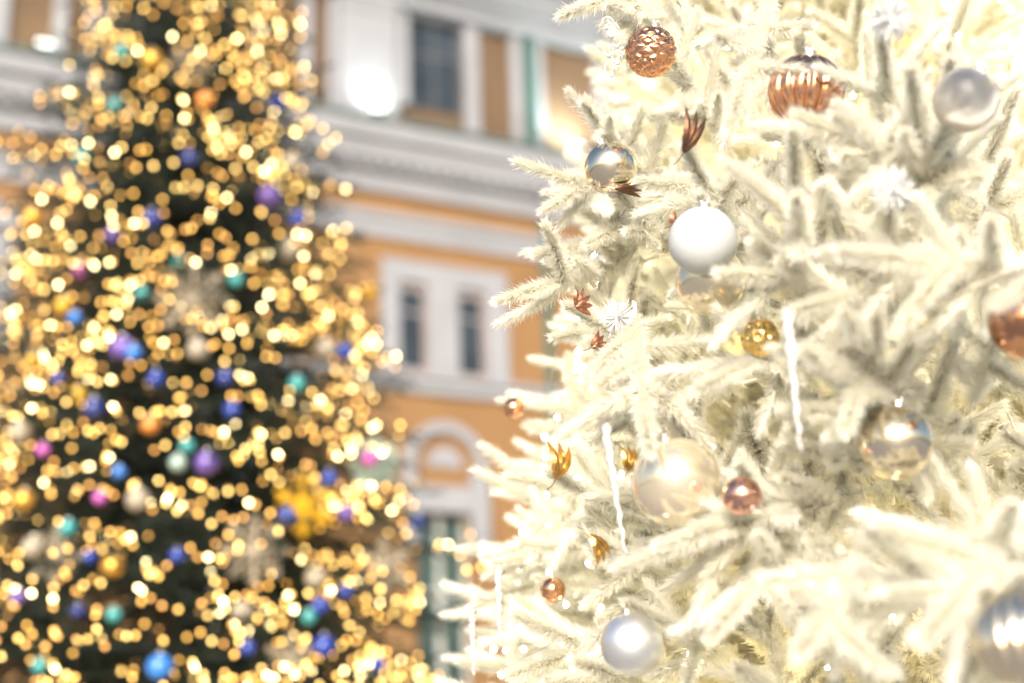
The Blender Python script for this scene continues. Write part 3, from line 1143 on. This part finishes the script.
# ------------------------------------------------------------------ ornaments of the fir
def fir_dist(px, py, out=-0.08):
    """distance at which the line of sight meets the fir's outer surface"""
    v = (FW + RT * ((px - 512) / FPX) - UP * ((py - 341.5) / FPX)).normalized()
    best = None
    for i in range(600):
        t = 6.5 + i * 0.01
        q = CAM + v * t - FT
        r = math.hypot(q.x, q.y)
        e = r - (RF(q.z) + out)
        if e < 0: return t
        if best is None or e < best[0]: best = (e, t)
    return best[1]


GF = 'baubles on the dark fir'
FB = [
    (269, 197, 13, 'b_purple', 'violet blue bauble on the dark fir\'s upper right side'),
    (82, 157, 9, 'b_teal', 'teal bauble high on the dark fir\'s left side'),
    (115, 107, 10, 'b_teal', 'dull teal bauble near the top left of the dark fir'),
    (122, 52, 9, 'b_teal', 'small teal bauble near the fir\'s visible top'),
    (75, 318, 8, 'b_sky', 'bright blue bauble beside a yellow one at the fir\'s left'),
    (63, 306, 10, 'b_yellow', 'yellow bauble beside a bright blue one at the fir\'s left'),
    (189, 159, 10, 'b_navy', 'navy bauble high in the middle of the fir'),
    (298, 219, 10, 'b_blue', 'blue bauble near a cream one at the fir\'s upper right edge'),
    (278, 102, 10, 'b_blue', 'blue bauble on the topmost right bough of the fir'),
    (291, 164, 12, 'b_white', 'cream bauble on the fir\'s upper right edge'),
    (80, 271, 9, 'b_magenta', 'magenta bauble above the yellow one at the fir\'s left'),
    (112, 236, 9, 'b_purple', 'small purple bauble left of the fir\'s middle'),
    (33, 217, 11, 'b_gold', 'old gold bauble at the fir\'s left edge'),
    (179, 261, 9, 'b_teal', 'teal bauble above the cream lace snowflake'),
    (236, 280, 9, 'b_teal', 'teal bauble right of the cream lace snowflake'),
    (142, 294, 9, 'b_teal', 'teal bauble left of the cream lace snowflake'),
    (152, 219, 11, 'b_navy', 'navy bauble near the middle of the fir above three teal ones'),
    (122, 348, 14, 'b_purple', 'large violet bauble at the fir\'s left with blue neighbour'),
    (133, 353, 10, 'b_sky', 'bright blue bauble touching the large violet one'),
    (198, 350, 13, 'b_white', 'cream bauble in the middle of the fir below the lace snowflake'),
    (33, 360, 8, 'b_yellow', 'small yellow bauble at the far left of the fir'),
    (78, 395, 10, 'b_yellow', 'yellow bauble above a navy one at the fir\'s left'),
    (94, 408, 12, 'b_navy', 'navy bauble below a yellow one at the fir\'s left'),
    (58, 379, 7, 'b_blue', 'small blue bauble at the fir\'s left between two yellow ones'),
    (156, 379, 10, 'b_blue', 'blue bauble below the large violet one'),
    (225, 378, 10, 'b_navy', 'navy bauble right of the middle cream bauble'),
    (232, 410, 10, 'b_blue', 'blue bauble right of the fir\'s centre, under a navy one'),
    (20, 433, 13, 'b_white', 'cream bauble at the fir\'s far left edge'),
    (43, 450, 8, 'b_magenta', 'magenta bauble beside the cream one at the far left'),
    (119, 472, 8, 'b_sky', 'bright blue bauble low left of the purple one'),
    (187, 446, 9, 'b_teal', 'teal bauble touching a purple one in the fir\'s centre'),
    (207, 463, 14, 'b_purple', 'purple bauble touching a teal one in the fir\'s centre'),
    (178, 463, 10, 'b_mint', 'pale mint bauble left of the central purple one'),
    (100, 498, 8, 'b_magenta', 'pink magenta bauble on the lower left of the fir'),
    (68, 528, 10, 'b_teal', 'teal bauble on the lower left of the fir'),
    (24, 500, 12, 'b_gold', 'old gold bauble on the lower left edge of the fir'),
    (33, 548, 13, 'b_white', 'cream bauble low on the fir beside a lace snowflake'),
    (113, 566, 13, 'b_gold', 'old gold bauble low on the fir near a blue one'),
    (90, 557, 8, 'b_blue', 'blue bauble low on the fir touching an old gold one'),
    (177, 556, 9, 'b_blue', 'blue bauble left of the white lace snowflake'),
    (242, 613, 13, 'b_white', 'round white bauble below the white lace snowflake'),
    (320, 606, 10, 'b_blue', 'blue bauble low on the fir\'s right, above a teal one'),
    (309, 617, 9, 'b_teal', 'teal bauble low on the fir\'s right'),
    (18, 597, 9, 'b_purple', 'purple bauble at the lower left corner of the fir'),
    (78, 611, 9, 'b_navy', 'navy bauble low on the fir\'s left'),
    (114, 615, 9, 'b_teal', 'teal bauble low on the fir right of a navy one'),
    (40, 666, 9, 'b_teal', 'teal bauble at the very bottom left'),
    (160, 667, 15, 'b_sky', 'large bright blue bauble at the bottom of the fir'),
    (324, 646, 13, 'b_blue', 'blue bauble at the bottom right of the fir'),
    (248, 648, 9, 'b_blue', 'small blue bauble below the round white one'),
    (378, 665, 9, 'b_blue', 'blue bauble on the lowest right bough of the fir'),
    (329, 479, 10, 'b_blue', 'blue bauble above the yellow snowflake\'s right side'),
    (297, 384, 10, 'b_teal', 'teal bauble on the fir\'s right side'),
    (345, 352, 10, 'b_blue', 'blue bauble on the fir\'s right edge above the teal one'),
    (287, 517, 11, 'b_blue', 'blue bauble hanging in front of the yellow snowflake'),
    (346, 513, 10, 'b_purple', 'violet bauble right of the yellow snowflake'),
    (418, 523, 9, 'b_blue', 'blue bauble on the fir\'s outermost right bough tip'),
    (346, 591, 9, 'b_blue', 'blue bauble beside the white snowflake at the fir\'s right'),
    (370, 458, 10, 'b_magenta', 'magenta bauble in front of the mint snowflake'),
    (326, 350, 13, 'b_white', 'cream bauble near the fir\'s right edge'),
    (316, 578, 13, 'b_white', 'white bauble between the yellow and white snowflakes'),
    (138, 500, 14, 'b_white', 'cream bauble low in the middle of the fir'),
    (152, 60, 12, 'b_gold', 'old gold bauble near the fir\'s visible top'),
    (205, 100, 10, 'b_orange', 'orange bauble high in the middle of the fir'),
    (150, 425, 11, 'b_orange', 'orange bauble in the middle of the fir'),
    (290, 250, 13, 'b_white', 'cream bauble below the violet blue one on the fir\'s right'),
    (370, 292, 9, 'b_yellow', 'yellow bauble on the fir\'s right bough in front of the ochre wall'),
]
for (px, py, rp, ma, la) in FB:
    dd = fir_dist(px, py)
    bauble(at(px, py, dd), px2m(rp * 0.85, dd), ma, 'plain', la, GF)


def fsnow(px, py, rp, ma, la, **k):
    dd = fir_dist(px, py, -0.2)
    snowflake(at(px, py, dd), px2m(rp, dd), ma, la, 'snowflake', 'snowflakes on the dark fir', **k)


fsnow(303, 507, 32, 'b_yellow', 'big yellow snowflake on the fir\'s right side', arms=6, th=0.17, lace=False)
fsnow(375, 464, 28, 'b_mint', 'pale mint snowflake at the fir\'s right edge', arms=8, th=0.2, lace=False)
fsnow(255, 550, 36, 'b_white', 'large white lace snowflake low on the fir', arms=8, th=0.09)
fsnow(193, 300, 38, 'b_white', 'cream lace snowflake in the fir\'s upper middle', arms=8, th=0.09)
fsnow(383, 568, 30, 'b_white', 'white snowflake at the fir\'s lower right edge', arms=6, th=0.12)
fsnow(55, 555, 28, 'b_white', 'cream lace snowflake low on the fir\'s left', arms=8, th=0.09)
fsnow(289, 660, 26, 'b_white', 'white snowflake at the bottom of the fir', arms=6, th=0.1)
fsnow(189, 66, 22, 'b_white', 'cream lace snowflake near the fir\'s visible top', arms=8, th=0.09)
